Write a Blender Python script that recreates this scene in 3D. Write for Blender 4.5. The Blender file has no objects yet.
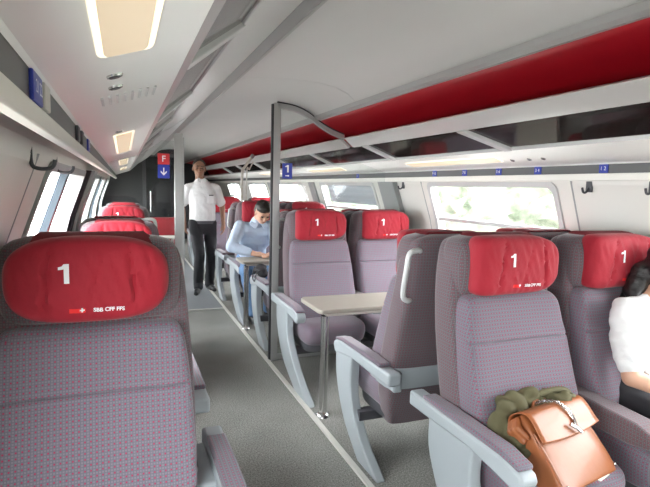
import bpy, bmesh, math, random
from mathutils import Vector, Matrix, Euler
from mathutils.bvhtree import BVHTree
random.seed(7)
S = bpy.context.scene
COL = S.collection
R_ = math.radians

# ------------------------------------------------------------------ camera
def make_camera():
    F, vp, roll, H = 505.0, (123, 183), R_(-1.0), 1.45
    y = Vector((vp[0]-325, vp[1]-243.5, F)).normalized()
    d = Vector((-math.sin(roll), math.cos(roll), 0)); d = (d - d.dot(y)*y).normalized()
    x = d.cross(y)
    # rows: world axes in camera coordinates (x right, y down, z forward)
    rows = (x, y, -d)
    right = Vector([r[0] for r in rows]); down = Vector([r[1] for r in rows]); fwd = Vector([r[2] for r in rows])
    m = Matrix.Identity(4)
    for i in range(3):
        m[i][0] = right[i]; m[i][1] = -down[i]; m[i][2] = -fwd[i]
    m[0][3], m[1][3], m[2][3] = 0, 0, H
    cd = bpy.data.cameras.new('camera'); cd.sensor_width = 36; cd.lens = 36*F/650; cd.clip_start = .02; cd.clip_end = 300
    co = bpy.data.objects.new('camera', cd); COL.objects.link(co); co.matrix_world = m
    S.camera = co
make_camera()

# ------------------------------------------------------------------ world, light, exposure
S.view_settings.view_transform = 'Standard'; S.view_settings.look = 'None'
S.view_settings.gamma = 1; S.view_settings.exposure = 1.08
w = bpy.data.worlds.new('daylight'); S.world = w; w.use_nodes = True
wn = w.node_tree.nodes; bg = wn['Background']
bg.inputs[0].default_value = (0.97, 0.975, 1.0, 1); bg.inputs[1].default_value = 9.0
sun = bpy.data.lights.new('sun', 'SUN'); sun.energy = 3.0; sun.angle = R_(3); sun.color = (1, .95, .88)
so = bpy.data.objects.new('sun', sun); COL.objects.link(so)
so.rotation_euler = (R_(8), R_(12), 0)
def daylight(name, x, y0, y1, z0, z1, side, power):
    l = bpy.data.lights.new(name, 'AREA'); l.shape = 'RECTANGLE'; l.size = y1-y0; l.size_y = z1-z0
    l.energy = 1; l.cycles.is_portal = True      # guides the sampling of the sky light coming in through this window
    o = bpy.data.objects.new(name, l); COL.objects.link(o)
    o.location = (x, (y0+y1)/2, (z0+z1)/2)
    # light shines along -Z of the lamp; size along Y of the carriage
    o.rotation_euler = Matrix(((0, 0, side), (1, 0, 0), (0, side, 0))).to_euler()
LIGHT_WINDOWS = []
SHELL_Y0, SHELL_Y1, END_Y = -3.2, 14.0, 10.6
WIN_R = [(-1.6, -.2), (.15, 1.45), (2.22, 3.52), (4.5, 5.95), (6.65, 8.0), (8.6, 9.9), (10.8, 12.1)]
WIN_L = [(-1.6, -.5), (-.3, 1.0), (2.0, 3.72), (4.6, 5.95), (6.3, 7.9), (8.6, 9.9)]
for i, (a, b) in enumerate(WIN_R):
    daylight('daylight_right', 2.62, a, b, .9, 1.55, 1, 34 if a < 2 else 22)
for i, (a, b) in enumerate(WIN_L):
    daylight('daylight_left', -.56, a, b, .9, 1.55, -1, 44 if a < 2 else 22)

# ------------------------------------------------------------------ materials
MATS = {}
def mat(name, col, rough=.6, metal=0, spec=.5, noise=None, bump=None, emit=None, coat=0, sheen=0):
    m = bpy.data.materials.new(name); m.use_nodes = True
    nt = m.node_tree; p = nt.nodes['Principled BSDF']
    p.inputs['Base Color'].default_value = (*col, 1); p.inputs['Roughness'].default_value = rough
    p.inputs['Metallic'].default_value = metal; p.inputs['Specular IOR Level'].default_value = spec
    p.inputs['Coat Weight'].default_value = coat; p.inputs['Sheen Weight'].default_value = sheen
    tc = nt.nodes.new('ShaderNodeTexCoord')
    if noise:
        scale, amt = noise
        n = nt.nodes.new('ShaderNodeTexNoise'); n.inputs['Scale'].default_value = scale; n.inputs['Detail'].default_value = 4
        nt.links.new(tc.outputs['Object'], n.inputs['Vector'])
        mx = nt.nodes.new('ShaderNodeMix'); mx.data_type = 'RGBA'
        mx.inputs['A'].default_value = (*[c*(1-amt) for c in col], 1); mx.inputs['B'].default_value = (*[min(1, c*(1+amt)) for c in col], 1)
        nt.links.new(n.outputs['Fac'], mx.inputs['Factor']); nt.links.new(mx.outputs['Result'], p.inputs['Base Color'])
    if bump:
        scale, st, dist = bump
        n = nt.nodes.new('ShaderNodeTexNoise'); n.inputs['Scale'].default_value = scale; n.inputs['Detail'].default_value = 3
        nt.links.new(tc.outputs['Object'], n.inputs['Vector'])
        b = nt.nodes.new('ShaderNodeBump'); b.inputs['Strength'].default_value = st; b.inputs['Distance'].default_value = dist
        nt.links.new(n.outputs['Fac'], b.inputs['Height']); nt.links.new(b.outputs['Normal'], p.inputs['Normal'])
    if emit:
        p.inputs['Emission Color'].default_value = (*emit[0], 1); p.inputs['Emission Strength'].default_value = emit[1]
    MATS[name] = m
    return m
def glass(name, tint, gloss=.15, rough=.03, opacity=0, film=(.1, .1, .1)):
    m = bpy.data.materials.new(name); m.use_nodes = True; nt = m.node_tree; nt.nodes.clear()
    o = nt.nodes.new('ShaderNodeOutputMaterial'); t = nt.nodes.new('ShaderNodeBsdfTransparent'); g = nt.nodes.new('ShaderNodeBsdfGlossy')
    t.inputs[0].default_value = (*tint, 1); g.inputs['Roughness'].default_value = rough
    x = nt.nodes.new('ShaderNodeMixShader'); fr0 = nt.nodes.new('ShaderNodeLayerWeight'); fr0.inputs['Blend'].default_value = .5
    fr = nt.nodes.new('ShaderNodeMath'); fr.operation = 'POWER'; fr.inputs[1].default_value = 4.5; nt.links.new(fr0.outputs['Facing'], fr.inputs[0])
    ad = nt.nodes.new('ShaderNodeMath'); ad.operation = 'ADD'; ad.use_clamp = True; ad.inputs[1].default_value = gloss
    nt.links.new(fr.outputs[0], ad.inputs[0]); nt.links.new(ad.outputs[0], x.inputs[0])
    nt.links.new(t.outputs[0], x.inputs[1]); nt.links.new(g.outputs[0], x.inputs[2])
    last = x
    if opacity:
        d = nt.nodes.new('ShaderNodeBsdfDiffuse'); d.inputs[0].default_value = (*film, 1)
        y = nt.nodes.new('ShaderNodeMixShader'); y.inputs[0].default_value = opacity
        nt.links.new(x.outputs[0], y.inputs[1]); nt.links.new(d.outputs[0], y.inputs[2]); last = y
    nt.links.new(last.outputs[0], o.inputs[0])
    return m
def dot_fabric(name, base, weave, dot, pitch=.0140, r=.15):
    m = bpy.data.materials.new(name); m.use_nodes = True; nt = m.node_tree; N = nt.nodes; L = nt.links
    p = N['Principled BSDF']; p.inputs['Roughness'].default_value = .85; p.inputs['Sheen Weight'].default_value = .35
    p.inputs['Sheen Roughness'].default_value = .4; p.inputs['Specular IOR Level'].default_value = .2
    uv = N.new('ShaderNodeUVMap'); sp = N.new('ShaderNodeSeparateXYZ'); L.new(uv.outputs[0], sp.inputs[0])
    def M(op, a, b=None):
        n = N.new('ShaderNodeMath'); n.operation = op
        for i, v in enumerate((a, b)):
            if v is None: continue
            if isinstance(v, (int, float)): n.inputs[i].default_value = v
            else: L.new(v, n.inputs[i])
        return n.outputs[0]
    def cell(c, k):
        f = M('FRACT', M('DIVIDE', c, pitch*k)); return M('ABSOLUTE', M('SUBTRACT', f, .5))
    fx, fy = cell(sp.outputs[0], 1), cell(sp.outputs[1], 1)
    dm = M('LESS_THAN', M('MAXIMUM', fx, fy), r)
    wx, wy = cell(sp.outputs[0], .5), cell(sp.outputs[1], .5)
    wv = M('LESS_THAN', M('MINIMUM', wx, wy), .16)
    m1 = N.new('ShaderNodeMix'); m1.data_type = 'RGBA'; m1.inputs['A'].default_value = (*base, 1); m1.inputs['B'].default_value = (*weave, 1); L.new(wv, m1.inputs['Factor'])
    m2 = N.new('ShaderNodeMix'); m2.data_type = 'RGBA'; m2.inputs['B'].default_value = (*dot, 1); L.new(m1.outputs['Result'], m2.inputs['A']); L.new(dm, m2.inputs['Factor'])
    L.new(m2.outputs['Result'], p.inputs['Base Color'])
    n = N.new('ShaderNodeTexNoise'); n.inputs['Scale'].default_value = 260
    tc = N.new('ShaderNodeTexCoord'); L.new(tc.outputs['Object'], n.inputs['Vector'])
    b = N.new('ShaderNodeBump'); b.inputs['Strength'].default_value = .25; b.inputs['Distance'].default_value = .002
    L.new(n.outputs['Fac'], b.inputs['Height']); L.new(b.outputs[0], p.inputs['Normal'])
    return m

FAB = dot_fabric('dotted_seat_fabric', (.195, .186, .222), (.144, .136, .165), (.34, .04, .10))
FABS = dot_fabric('dotted_shell_fabric', (.165, .14, .152), (.11, .092, .102), (.22, .05, .075))
RED = mat('red_cover_cloth', (.34, .004, .018), .75, noise=(14, .10), bump=(38, .25, .01), sheen=.12)
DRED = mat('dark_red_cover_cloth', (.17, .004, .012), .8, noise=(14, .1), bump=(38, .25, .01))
WHITE = mat('white_lettering', (.85, .85, .87), .7)
PALE = mat('pale_grey_plastic', (.37, .41, .435), .42, noise=(5, .03))
WARMGREY = mat('warm_grey_plastic', (.58, .55, .50), .4)
DARK = mat('dark_grey_metal', (.07, .07, .08), .5)
CHROME = mat('brushed_steel', (.62, .62, .62), .22, 1)
ALU = mat('satin_aluminium', (.37, .375, .37), .38, .35)
ALUW = mat('pale_aluminium', (.62, .63, .63), .35, .15)
WALLW = mat('white_wall_panel', (.77, .755, .71), .42, noise=(3, .02))
CEIL = mat('ceiling_panel', (.57, .575, .57), .5, noise=(1.5, .03))
SOFF = mat('soffit_white', (.85, .86, .84), .35)
REDP = mat('red_ceiling_band', (.42, .003, .014), .5, noise=(2, .05))
STRIP = mat('grey_strip', (.095, .097, .10), .45)
BLUE = mat('blue_plate', (.015, .035, .34), .35)
REDS = mat('red_sign', (.62, .03, .04), .4)
LEDGE = mat('ledge_white', (.66, .65, .61), .4)
PILLAR = mat('grey_pillar', (.36, .37, .37), .45)
RUB = mat('black_rubber', (.02, .02, .025), .6)
GLASSC = glass('clear_glass', (.95, .97, .96), .03)
GLASSW = glass('window_glass', (.93, .96, .95), .02)
GLASSR = glass('smoked_rack_glass', (.30, .28, .28), .09, .05, .09, (.16, .14, .13))
GLASSD = glass('dark_glass', (.10, .11, .13), .08, .03, .5, (.02, .022, .03))
TABLE = mat('beige_tabletop', (.33, .305, .26), .42, noise=(30, .04))
LIT = mat('lamp_diffuser', (.62, .55, .45), .4, emit=((1, .76, .46), .20))
LITFR = mat('lamp_edge', (.95, .93, .85), .4, emit=((1, .86, .6), .45))
BLIND = mat('blind_cloth', (.34, .37, .42), .7)
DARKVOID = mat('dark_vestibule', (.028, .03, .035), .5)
LEATHER = mat('tan_leather', (.31, .10, .034), .40, noise=(9, .16), bump=(40, .15, .004), coat=.08)
LEATHER2 = mat('tan_leather_side', (.30, .095, .032), .42, noise=(9, .12))
OLIVE = mat('olive_cloth', (.11, .10, .05), .85, noise=(20, .2), bump=(30, .3, .01))
SKIN_D = mat('brown_skin', (.31, .16, .10), .5)
SKIN_L = mat('fair_skin', (.62, .36, .25), .5)
SHIRTW = mat('white_shirt_cloth', (.80, .80, .80), .8, bump=(22, .35, .02))
SHIRTB = mat('light_blue_shirt', (.50, .60, .74), .8, bump=(22, .35, .02))
BLOUSE = mat('white_blouse', (.82, .83, .83), .8, bump=(16, .45, .02))
BLACKC = mat('black_trousers', (.018, .018, .022), .8)
JEANS = mat('blue_jeans', (.13, .24, .42), .85, noise=(20, .15))
HAIR = mat('dark_hair', (.012, .01, .01), .45, bump=(60, .4, .01))
HAIRB = mat('dark_brown_hair', (.016, .011, .008), .5, bump=(60, .4, .01))
SHOE = mat('black_shoe', (.012, .012, .014), .35)
LIP = mat('lip_skin', (.35, .12, .1), .5)
EYEW = mat('eye_dark', (.02, .015, .015), .3)

def carpet():
    m = bpy.data.materials.new('grey_carpet'); m.use_nodes = True; nt = m.node_tree; N = nt.nodes; L = nt.links
    p = N['Principled BSDF']; p.inputs['Roughness'].default_value = .95; p.inputs['Specular IOR Level'].default_value = .1
    tc = N.new('ShaderNodeTexCoord')
    n1 = N.new('ShaderNodeTexNoise'); n1.inputs['Scale'].default_value = 130; n1.inputs['Detail'].default_value = 3
    n2 = N.new('ShaderNodeTexNoise'); n2.inputs['Scale'].default_value = 2.2; n2.inputs['Detail'].default_value = 3
    L.new(tc.outputs['Object'], n1.inputs['Vector']); L.new(tc.outputs['Object'], n2.inputs['Vector'])
    r = N.new('ShaderNodeValToRGB'); r.color_ramp.elements[0].position = .35; r.color_ramp.elements[0].color = (.17, .17, .158, 1)
    r.color_ramp.elements[1].position = .68; r.color_ramp.elements[1].color = (.42, .42, .395, 1)
    L.new(n1.outputs['Fac'], r.inputs[0])
    mx = N.new('ShaderNodeMix'); mx.data_type = 'RGBA'; mx.blend_type = 'MULTIPLY'; mx.inputs['Factor'].default_value = 1
    r2 = N.new('ShaderNodeValToRGB'); r2.color_ramp.elements[0].color = (.8, .8, .8, 1); r2.color_ramp.elements[0].position = .3; r2.color_ramp.elements[1].position = .7
    L.new(n2.outputs['Fac'], r2.inputs[0]); L.new(r.outputs[0], mx.inputs['A']); L.new(r2.outputs[0], mx.inputs['B'])
    L.new(mx.outputs['Result'], p.inputs['Base Color'])
    b = N.new('ShaderNodeBump'); b.inputs['Strength'].default_value = .5; b.inputs['Distance'].default_value = .004
    L.new(n1.outputs['Fac'], b.inputs['Height']); L.new(b.outputs[0], p.inputs['Normal'])
    return m
CARPET = carpet()

# ------------------------------------------------------------------ mesh helpers
def box_uv(me):
    uv = me.uv_layers.new(name='UVMap')
    for f in me.polygons:
        n = f.normal; a = max(range(3), key=lambda i: abs(n[i]))
        i, j = ((1, 2), (0, 2), (0, 1))[a]
        for li in f.loop_indices:
            c = me.vertices[me.loops[li].vertex_index].co
            uv.data[li].uv = (c[i], c[j])
def obj(name, bm, m, parent=None, smooth=True, bevel=0, sub=0, seg=2, uv=False, angle=40):
    me = bpy.data.meshes.new(name)
    bmesh.ops.recalc_face_normals(bm, faces=bm.faces)
    bm.to_mesh(me); bm.free()
    if uv: box_uv(me)
    me.materials.append(m)
    for f in me.polygons: f.use_smooth = smooth
    o = bpy.data.objects.new(name, me); COL.objects.link(o)
    if smooth and not sub:
        try: me.set_sharp_from_angle(angle=R_(angle))
        except Exception: pass
    if bevel:
        b = o.modifiers.new('bevel', 'BEVEL'); b.width = bevel; b.segments = seg; b.limit_method = 'ANGLE'; b.angle_limit = R_(35); b.harden_normals = False
    if sub:
        s = o.modifiers.new('sub', 'SUBSURF'); s.levels = sub; s.render_levels = sub
    if parent: o.parent = parent
    return o
def tag(o, label=None, cat=None, group=None, kind=None):
    if label: o['label'] = label
    if cat: o['category'] = cat
    if group: o['group'] = group
    if kind: o['kind'] = kind
    return o
def thing(name, label, cat, loc=(0, 0, 0), rz=0, group=None):
    o = bpy.data.objects.new(name, None); COL.objects.link(o); o.location = loc; o.rotation_euler = (0, 0, rz)
    o.empty_display_size = .1
    return tag(o, label, cat, group)
def box(bm, x0, x1, y0, y1, z0, z1):
    v = [bm.verts.new((x, y, z)) for x in (x0, x1) for y in (y0, y1) for z in (z0, z1)]
    for f in ((0, 1, 3, 2), (4, 6, 7, 5), (0, 4, 5, 1), (2, 3, 7, 6), (0, 2, 6, 4), (1, 5, 7, 3)):
        bm.faces.new([v[i] for i in f])
    return v
def BX(*a):
    bm = bmesh.new(); box(bm, *a); return bm
def loft(rings, closed=True, cap=True, bm=None):
    bm = bm or bmesh.new()
    R = [[bm.verts.new(p) for p in r] for r in rings]; n = len(R[0])
    for a, b in zip(R, R[1:]):
        for i in range(n if closed else n-1):
            j = (i+1) % n; bm.faces.new((a[i], a[j], b[j], b[i]))
    if cap and closed:
        bm.faces.new(R[0]); bm.faces.new(list(reversed(R[-1])))
    return bm
def prism(poly, axis, a, b, bm=None):
    """poly of 2D points extruded along axis between a and b"""
    def P(p, t):
        return {'x': (t, p[0], p[1]), 'y': (p[0], t, p[1]), 'z': (p[0], p[1], t)}[axis]
    return loft([[P(p, a) for p in poly], [P(p, b) for p in poly]], bm=bm)
def tube(pts, r, n=10, bm=None, closed=False):
    pts = [Vector(p) for p in pts]; rings = []; up = None
    rr = r if isinstance(r, (list, tuple)) else [r]*len(pts)
    for i, p in enumerate(pts):
        t = (pts[min(i+1, len(pts)-1)] - pts[max(i-1, 0)]).normalized()
        if up is None:
            up = Vector((0, 0, 1)) if abs(t.z) < .9 else Vector((1, 0, 0))
        u = (up - up.dot(t)*t).normalized(); up = u; v = t.cross(u)
        rings.append([p + rr[i]*(math.cos(a)*u + math.sin(a)*v) for a in [2*math.pi*k/n for k in range(n)]])
    return loft(rings, bm=bm)
def sgnpow(c, e): return math.copysign(abs(c)**e, c)
def superell(cx, cy, a, b, n, e=4):
    return [(cx + a*sgnpow(math.cos(t), 2/e), cy + b*sgnpow(math.sin(t), 2/e)) for t in [2*math.pi*(k+.5)/n for k in range(n)]]
def smoothpath(pts, k=6):
    """Catmull-Rom"""
    P = [Vector(p) for p in pts]; P = [2*P[0]-P[1]] + P + [2*P[-1]-P[-2]]; out = []
    for i in range(1, len(P)-2):
        a, b, c, d = P[i-1:i+3]
        for s in range(k):
            t = s/k; out.append(.5*((2*b) + (c-a)*t + (2*a-5*b+4*c-d)*t*t + (3*b-a-3*c+d)*t**3))
    out.append(P[-2]); return out
def text_mesh(txt, size, fat=0):
    cu = bpy.data.curves.new('t', 'FONT'); cu.body = txt; cu.size = size; cu.align_x = 'CENTER'; cu.align_y = 'CENTER'; cu.offset = fat
    cu.resolution_u = 3
    o = bpy.data.objects.new('t', cu); COL.objects.link(o)
    bpy.context.view_layer.update()
    dg = bpy.context.evaluated_depsgraph_get(); me = bpy.data.meshes.new_from_object(o.evaluated_get(dg))
    bm = bmesh.new(); bm.from_mesh(me); bpy.data.objects.remove(o); bpy.data.curves.remove(cu); bpy.data.meshes.remove(me)
    return bm
def one_bm(h, wd=.3):
    b = bmesh.new(); q1 = [(-.04, -.5), (.20, -.5), (.20, .5), (-.04, .5)]; q2 = [(-.04, .24), (-.04, .5), (-.13, .39), (-.30, .345), (-.30, .20), (-.16, .22)]
    for q in (q1, q2): b.faces.new([b.verts.new((x*h, z*h, 0)) for x, z in q])
    return b
def bake(o):
    """apply modifiers into the mesh (in an empty scratch scene, so that only this object is evaluated)"""
    par = o.parent; o.parent = None; COL.objects.unlink(o)
    ts = bpy.data.scenes.new('scratch'); ts.collection.objects.link(o)
    vl = ts.view_layers[0]; vl.update(); dg = vl.depsgraph; dg.update()
    me = bpy.data.meshes.new_from_object(o.evaluated_get(dg))
    ts.collection.objects.unlink(o); bpy.data.scenes.remove(ts); COL.objects.link(o); o.parent = par
    o.modifiers.clear(); old = o.data; o.data = me; bpy.data.meshes.remove(old)
    return o
def children(o): return [c for c in bpy.data.objects if c.parent == o]
def copy_tree(o, parent=None):
    c = o.copy(); COL.objects.link(c)
    if parent: c.parent = parent
    for ch in CH.get(o.name, children(o)): copy_tree(ch, c)
    return c
CH = {}

# ------------------------------------------------------------------ carriage shell
CX = 1.03                                   # centre line of the carriage
def mir(x): return 2*CX - x
def struct(name, bm, m, **k):
    o = obj(name, bm, m, **k); o['kind'] = 'structure'; return o
PROFILE = [(2.46, -.02), (2.46, .35), (2.46, .85), (2.43, 1.10), (2.40, 1.22), (2.29, 1.53)]     # wall, floor to ledge
def wall_side(name, wins, side):
    X = (lambda x: x) if side > 0 else mir
    def at(z, off=0):
        for (xa, za), (xb, zb) in zip(PROFILE, PROFILE[1:]):
            if za <= z <= zb+1e-6: return X(xa + (xb-xa)*(z-za)/(zb-za) + off)
        return X(PROFILE[-1][0]+off)
    ys = sorted({SHELL_Y0, SHELL_Y1} | {v for w_ in wins for v in w_})
    zs = [-.02, .35, .85, 1.10, 1.22, 1.505, 1.56, 1.64]
    bm = bmesh.new()
    for ya, yb in zip(ys, ys[1:]):
        for za, zb in zip(zs, zs[1:]):
            if .84 < za and zb < 1.51 and any(abs(ya-a) < 1e-6 for a, b in wins): continue
            for off in (0, .07):
                v = [bm.verts.new((at(z, off), y, z)) for y, z in ((ya, za), (yb, za), (yb, zb), (ya, zb))]
                bm.faces.new(v)
    for a, b in wins:      # reveals
        loop = [(a, .85), (b, .85), (b, 1.10), (b, 1.22), (b, 1.505), (a, 1.505), (a, 1.22), (a, 1.10)]
        for (y1, z1), (y2, z2) in zip(loop, loop[1:]+loop[:1]):
            bm.faces.new([bm.verts.new(p) for p in ((at(z1), y1, z1), (at(z2), y2, z2), (at(z2, .07), y2, z2), (at(z1, .07), y1, z1))])
    struct(name, bm, WALLW, smooth=False)
    for i, (a, b) in enumerate(wins):
        t = thing('window_%d' % (i+1+(0 if side > 0 else 10)), None, None); t['kind'] = 'structure'
        fr = bmesh.new(); w_ = .018
        # frame follows the bent wall: outer loop / inner loop
        def ring(ins, off):
            o_ = []
            ya, yb, zt, zb_ = a+ins, b-ins, 1.505-ins, .85+ins
            r = .05
            for (cy, cz, s0) in ((yb-r, zb_+r, -90), (yb-r, zt-r, 0), (ya+r, zt-r, 90), (ya+r, zb_+r, 180)):
                for q in range(5):
                    th = R_(s0+22.5*q); y_, z_ = cy + r*math.cos(th), cz + r*math.sin(th); o_.append((at(z_, off), y_, z_))
                nz = (1.10, 1.22) if s0 == -90 else ((1.22, 1.10) if s0 == 90 else ())
                for z_ in nz: o_.append((at(z_, off), yb if s0 == -90 else ya, z_))
            return o_
        A, B, C_, D = ring(-.015, -.012), ring(-.015, .0), ring(w_, -.012), ring(w_, .03)
        loft([B, A, C_, D], cap=False, bm=fr)
        obj('window_frame', fr, ALUW if side > 0 else PILLAR, t)
        g = bmesh.new()
        for za, zb in ((.86, 1.10), (1.10, 1.22), (1.22, 1.5)):
            g.faces.new([g.verts.new((at(z, .025), y, z)) for y, z in ((a+.01, za), (b-.01, za), (b-.01, zb), (a+.01, zb))])
        obj('pane', g, GLASSW, t, smooth=False)
        br = bmesh.new(); x1, x2 = sorted((at(1.23, -.004), at(1.23, .03)))
        box(br, x1, x2, a+.03, b-.03, 1.215, 1.245)
        if side > 0: obj('window_bar', br, ALUW, t, bevel=.004)
        else: br.free()
        if side < 0:
            m_ = bmesh.new(); yc = a + (b-a)*.43
            for za, zb in ((.86, 1.10), (1.10, 1.22), (1.22, 1.5)):
                loft([[(at(z, -.004), yc-.05, z), (at(z, -.004), yc+.05, z), (at(z, .03), yc+.05, z), (at(z, .03), yc-.05, z)] for z in (za, zb)], bm=m_)
            obj('mullion', m_, mat('blue_grey_mullion', (.045, .065, .085), .4), t, smooth=False)
        if side > 0 and i in (3,):
            bl = bmesh.new()
            zz = [1.5 - k*.03 for k in range(8)]
            loft([[(at(z, .008+.006*(k % 2)), y, z) for y in (a+.04, b-.2)] for k, z in enumerate(zz)], closed=False, cap=False, bm=bl)
            obj('blind', bl, BLIND, t, smooth=False)
wall_side('wall_right', WIN_R, 1)
wall_side('wall_left', WIN_L, -1)
# ends of the carriage
struct('wall_back', BX(-.6, 2.7, SHELL_Y0-.06, SHELL_Y0, -.02, 2.3), WALLW, smooth=False)
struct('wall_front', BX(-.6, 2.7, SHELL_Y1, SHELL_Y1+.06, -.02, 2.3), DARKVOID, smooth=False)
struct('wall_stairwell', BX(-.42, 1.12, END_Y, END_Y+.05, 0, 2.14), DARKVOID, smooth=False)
# floor
struct('floor', BX(-.55, 2.6, SHELL_Y0-.05, SHELL_Y1+.1, -.06, 0), CARPET, smooth=False)
VINYL = mat('pale_vinyl', (.22, .235, .245), .5, noise=(40, .08))
struct('floor_far_aisle', BX(.36, 1.085, 5.9, SHELL_Y1, 0, .006), VINYL, smooth=False)
struct('trim_1', BX(.33, 1.1, 5.86, 5.9, 0, .012), LEDGE, smooth=False)
struct('trim_2', BX(1.085, 1.115, -.3, SHELL_Y1, 0, .014), LEDGE, smooth=False)
struct('trim_3', BX(.335, .36, -.3, SHELL_Y1, 0, .014), LEDGE, smooth=False)
# ceiling vault (grey) between the two rails
ARC = [(1.489, 2.03), (1.42, 2.088), (1.33, 2.122), (1.2, 2.14), (1.03, 2.146)]
ARC = ARC + [(mir(x), z) for x, z in reversed(ARC[:-1])]
bm = bmesh.new()
ys = [SHELL_Y0, -1.1, 1.05, 1.055, 3.2, 3.205, 5.35, 5.355, 7.5, 7.505, 9.65, 9.655, SHELL_Y1]
for ya, yb in zip(ys, ys[1:]):
    dz = .006 if yb-ya < .02 else 0
    loft([[(x, y, z+dz) for x, z in ARC] + [(x, y, z+.04) for x, z in reversed(ARC)] for y in (ya, yb)], bm=bm)
struct('ceiling', bm, CEIL)
# red bands over the luggage racks
RB = [(1.505, 2.02), (1.62, 2.01), (1.8, 1.985), (1.98, 1.935), (2.12, 1.84), (2.19, 1.72), (2.21, 1.6)]
for nm, X in (('ceiling_band_right', lambda x: x), ('ceiling_band_left', mir)):
    bm = loft([[(X(x), y, z) for x, z in RB] + [(X(x+.03), y, z+.03) for x, z in reversed(RB)] for y in (SHELL_Y0, SHELL_Y1)])
    struct(nm, bm, REDP)
# aluminium rails along the ceiling edge
for nm, X in (('trim_4', lambda x: x), ('trim_5', mir)):
    bm = bmesh.new()
    prism([(X(1.462), 2.035), (X(1.478), 2.012), (X(1.50), 2.003), (X(1.505), 2.03)], 'y', SHELL_Y0, SHELL_Y1, bm)
    prism([(X(1.50), 2.012), (X(1.503), 2.003), (X(1.545), 2.010), (X(1.55), 2.03), (X(1.505), 2.035)], 'y', SHELL_Y0, SHELL_Y1, bm)
    struct(nm, bm, ALU, smooth=False)

# ------------------------------------------------------------------ luggage racks
def rack(side):
    X = (lambda x: x) if side > 0 else mir
    sd = 'right' if side > 0 else 'left'
    t = thing('luggage_rack', 'luggage rack with smoked glass shelf %s' % ('under the red band above the right windows' if side > 0 else 'at upper left above the single seats'), 'luggage rack')
    Y0, Y1 = SHELL_Y0+.02, (SHELL_Y1 if side > 0 else END_Y-.06)-.02
    lip = [(1.722, 1.868), (1.742, 1.88), (1.757, 1.870), (1.832, 1.817), (1.817, 1.798), (1.802, 1.801)]
    if side < 0: lip = [(1.722, 1.868), (1.60, 1.96), (1.548, 2.008), (1.56, 2.02), (1.66, 1.96), (1.757, 1.882), (1.797, 1.850), (1.787, 1.832)]
    bm = bmesh.new()
    segs = [Y0, 3.93, 4.03, Y1] if side > 0 else [Y0, .92, 3.93, 4.03, Y1]
    for a, b in zip(segs, segs[1:]):
        if b-a < .2: continue
        prism([(X(x), z) for x, z in lip], 'y', a, b, bm)
    obj('front_rail', bm, ALUW, t, bevel=.003)
    gl = [(1.817, 1.802), (1.942, 1.69)]
    if side < 0: gl[0] = (1.792, 1.836)
    bots = [-1.5, -.3, .95, 2.2, 3.45, 4.7, 5.95, 7.2, 8.45, 9.7] if side > 0 else [-1.9, -.9, .05, 1.035, 2.01, 3.0, 4.0, 5.0, 6.0, 7.0, 8.0, 9.0, 10.0]
    sl = .26
    for a, b in zip(bots, bots[1:]):
        v = [(X(gl[1][0]), a+.02, gl[1][1]), (X(gl[1][0]), b-.02, gl[1][1]), (X(gl[0][0]), b-.02+sl, gl[0][1]), (X(gl[0][0]), a+.02+sl, gl[0][1])]
        g = loft([v, [(p[0]+.003*side, p[1], p[2]+.006) for p in v]])
        obj('shelf_glass', g, GLASSR, t, smooth=False)
    for a in bots:
        if side > 0:
            q = [(1.81, 1.81), (1.945, 1.69), (1.935, 1.672), (1.80, 1.79)]
        else:
            q = [(1.775, 1.862), (1.945, 1.692), (1.937, 1.676), (1.765, 1.848)]
        pa = [(X(x), a-.025 + (sl if z > 1.75 else 0), z) for x, z in q]; pb = [(p[0], p[1]+.06, p[2]) for p in pa]
        o = obj('rack_bracket', loft([pa, pb]), ALUW, t, smooth=False, bevel=.003)
    # soffit below the shelf
    so_ = [(1.938, 1.690), (1.945, 1.682), (2.169, 1.608), (2.175, 1.601), (2.18, 1.63), (1.945, 1.70)]
    obj('soffit', prism([(X(x), z) for x, z in so_], 'y', Y0, Y1), SOFF, t, smooth=False)
    bm = prism([(X(x), z) for x, z in ((1.936, 1.696), (1.950, 1.694), (1.950, 1.680), (1.938, 1.677))], 'y', Y0, Y1)
    obj('soffit_edge', bm, ALU, t, smooth=False)
    st = [(2.176, 1.604), (2.176, 1.556), (2.19, 1.556), (2.19, 1.606), (2.31, 1.622), (2.31, 1.635), (2.18, 1.622)]
    obj('number_strip', prism([(X(x), z) for x, z in st], 'y', Y0, Y1), STRIP, t, smooth=False)
    lz = 1.521 if side > 0 else 1.527
    ld = [(2.169, 1.557), (2.169, lz), (2.192, lz), (2.192, 1.557)]
    obj('ledge', prism([(X(x), z) for x, z in ld], 'y', Y0, Y1), LEDGE if side < 0 else WALLW, t, bevel=.004)
    if side > 0:
        obj('cross_bar', tube([(1.90, Y0, 1.80), (1.90, Y1, 1.80)], .006, 6), CHROME, t)
    return t
rack(1); rack(-1)

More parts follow.
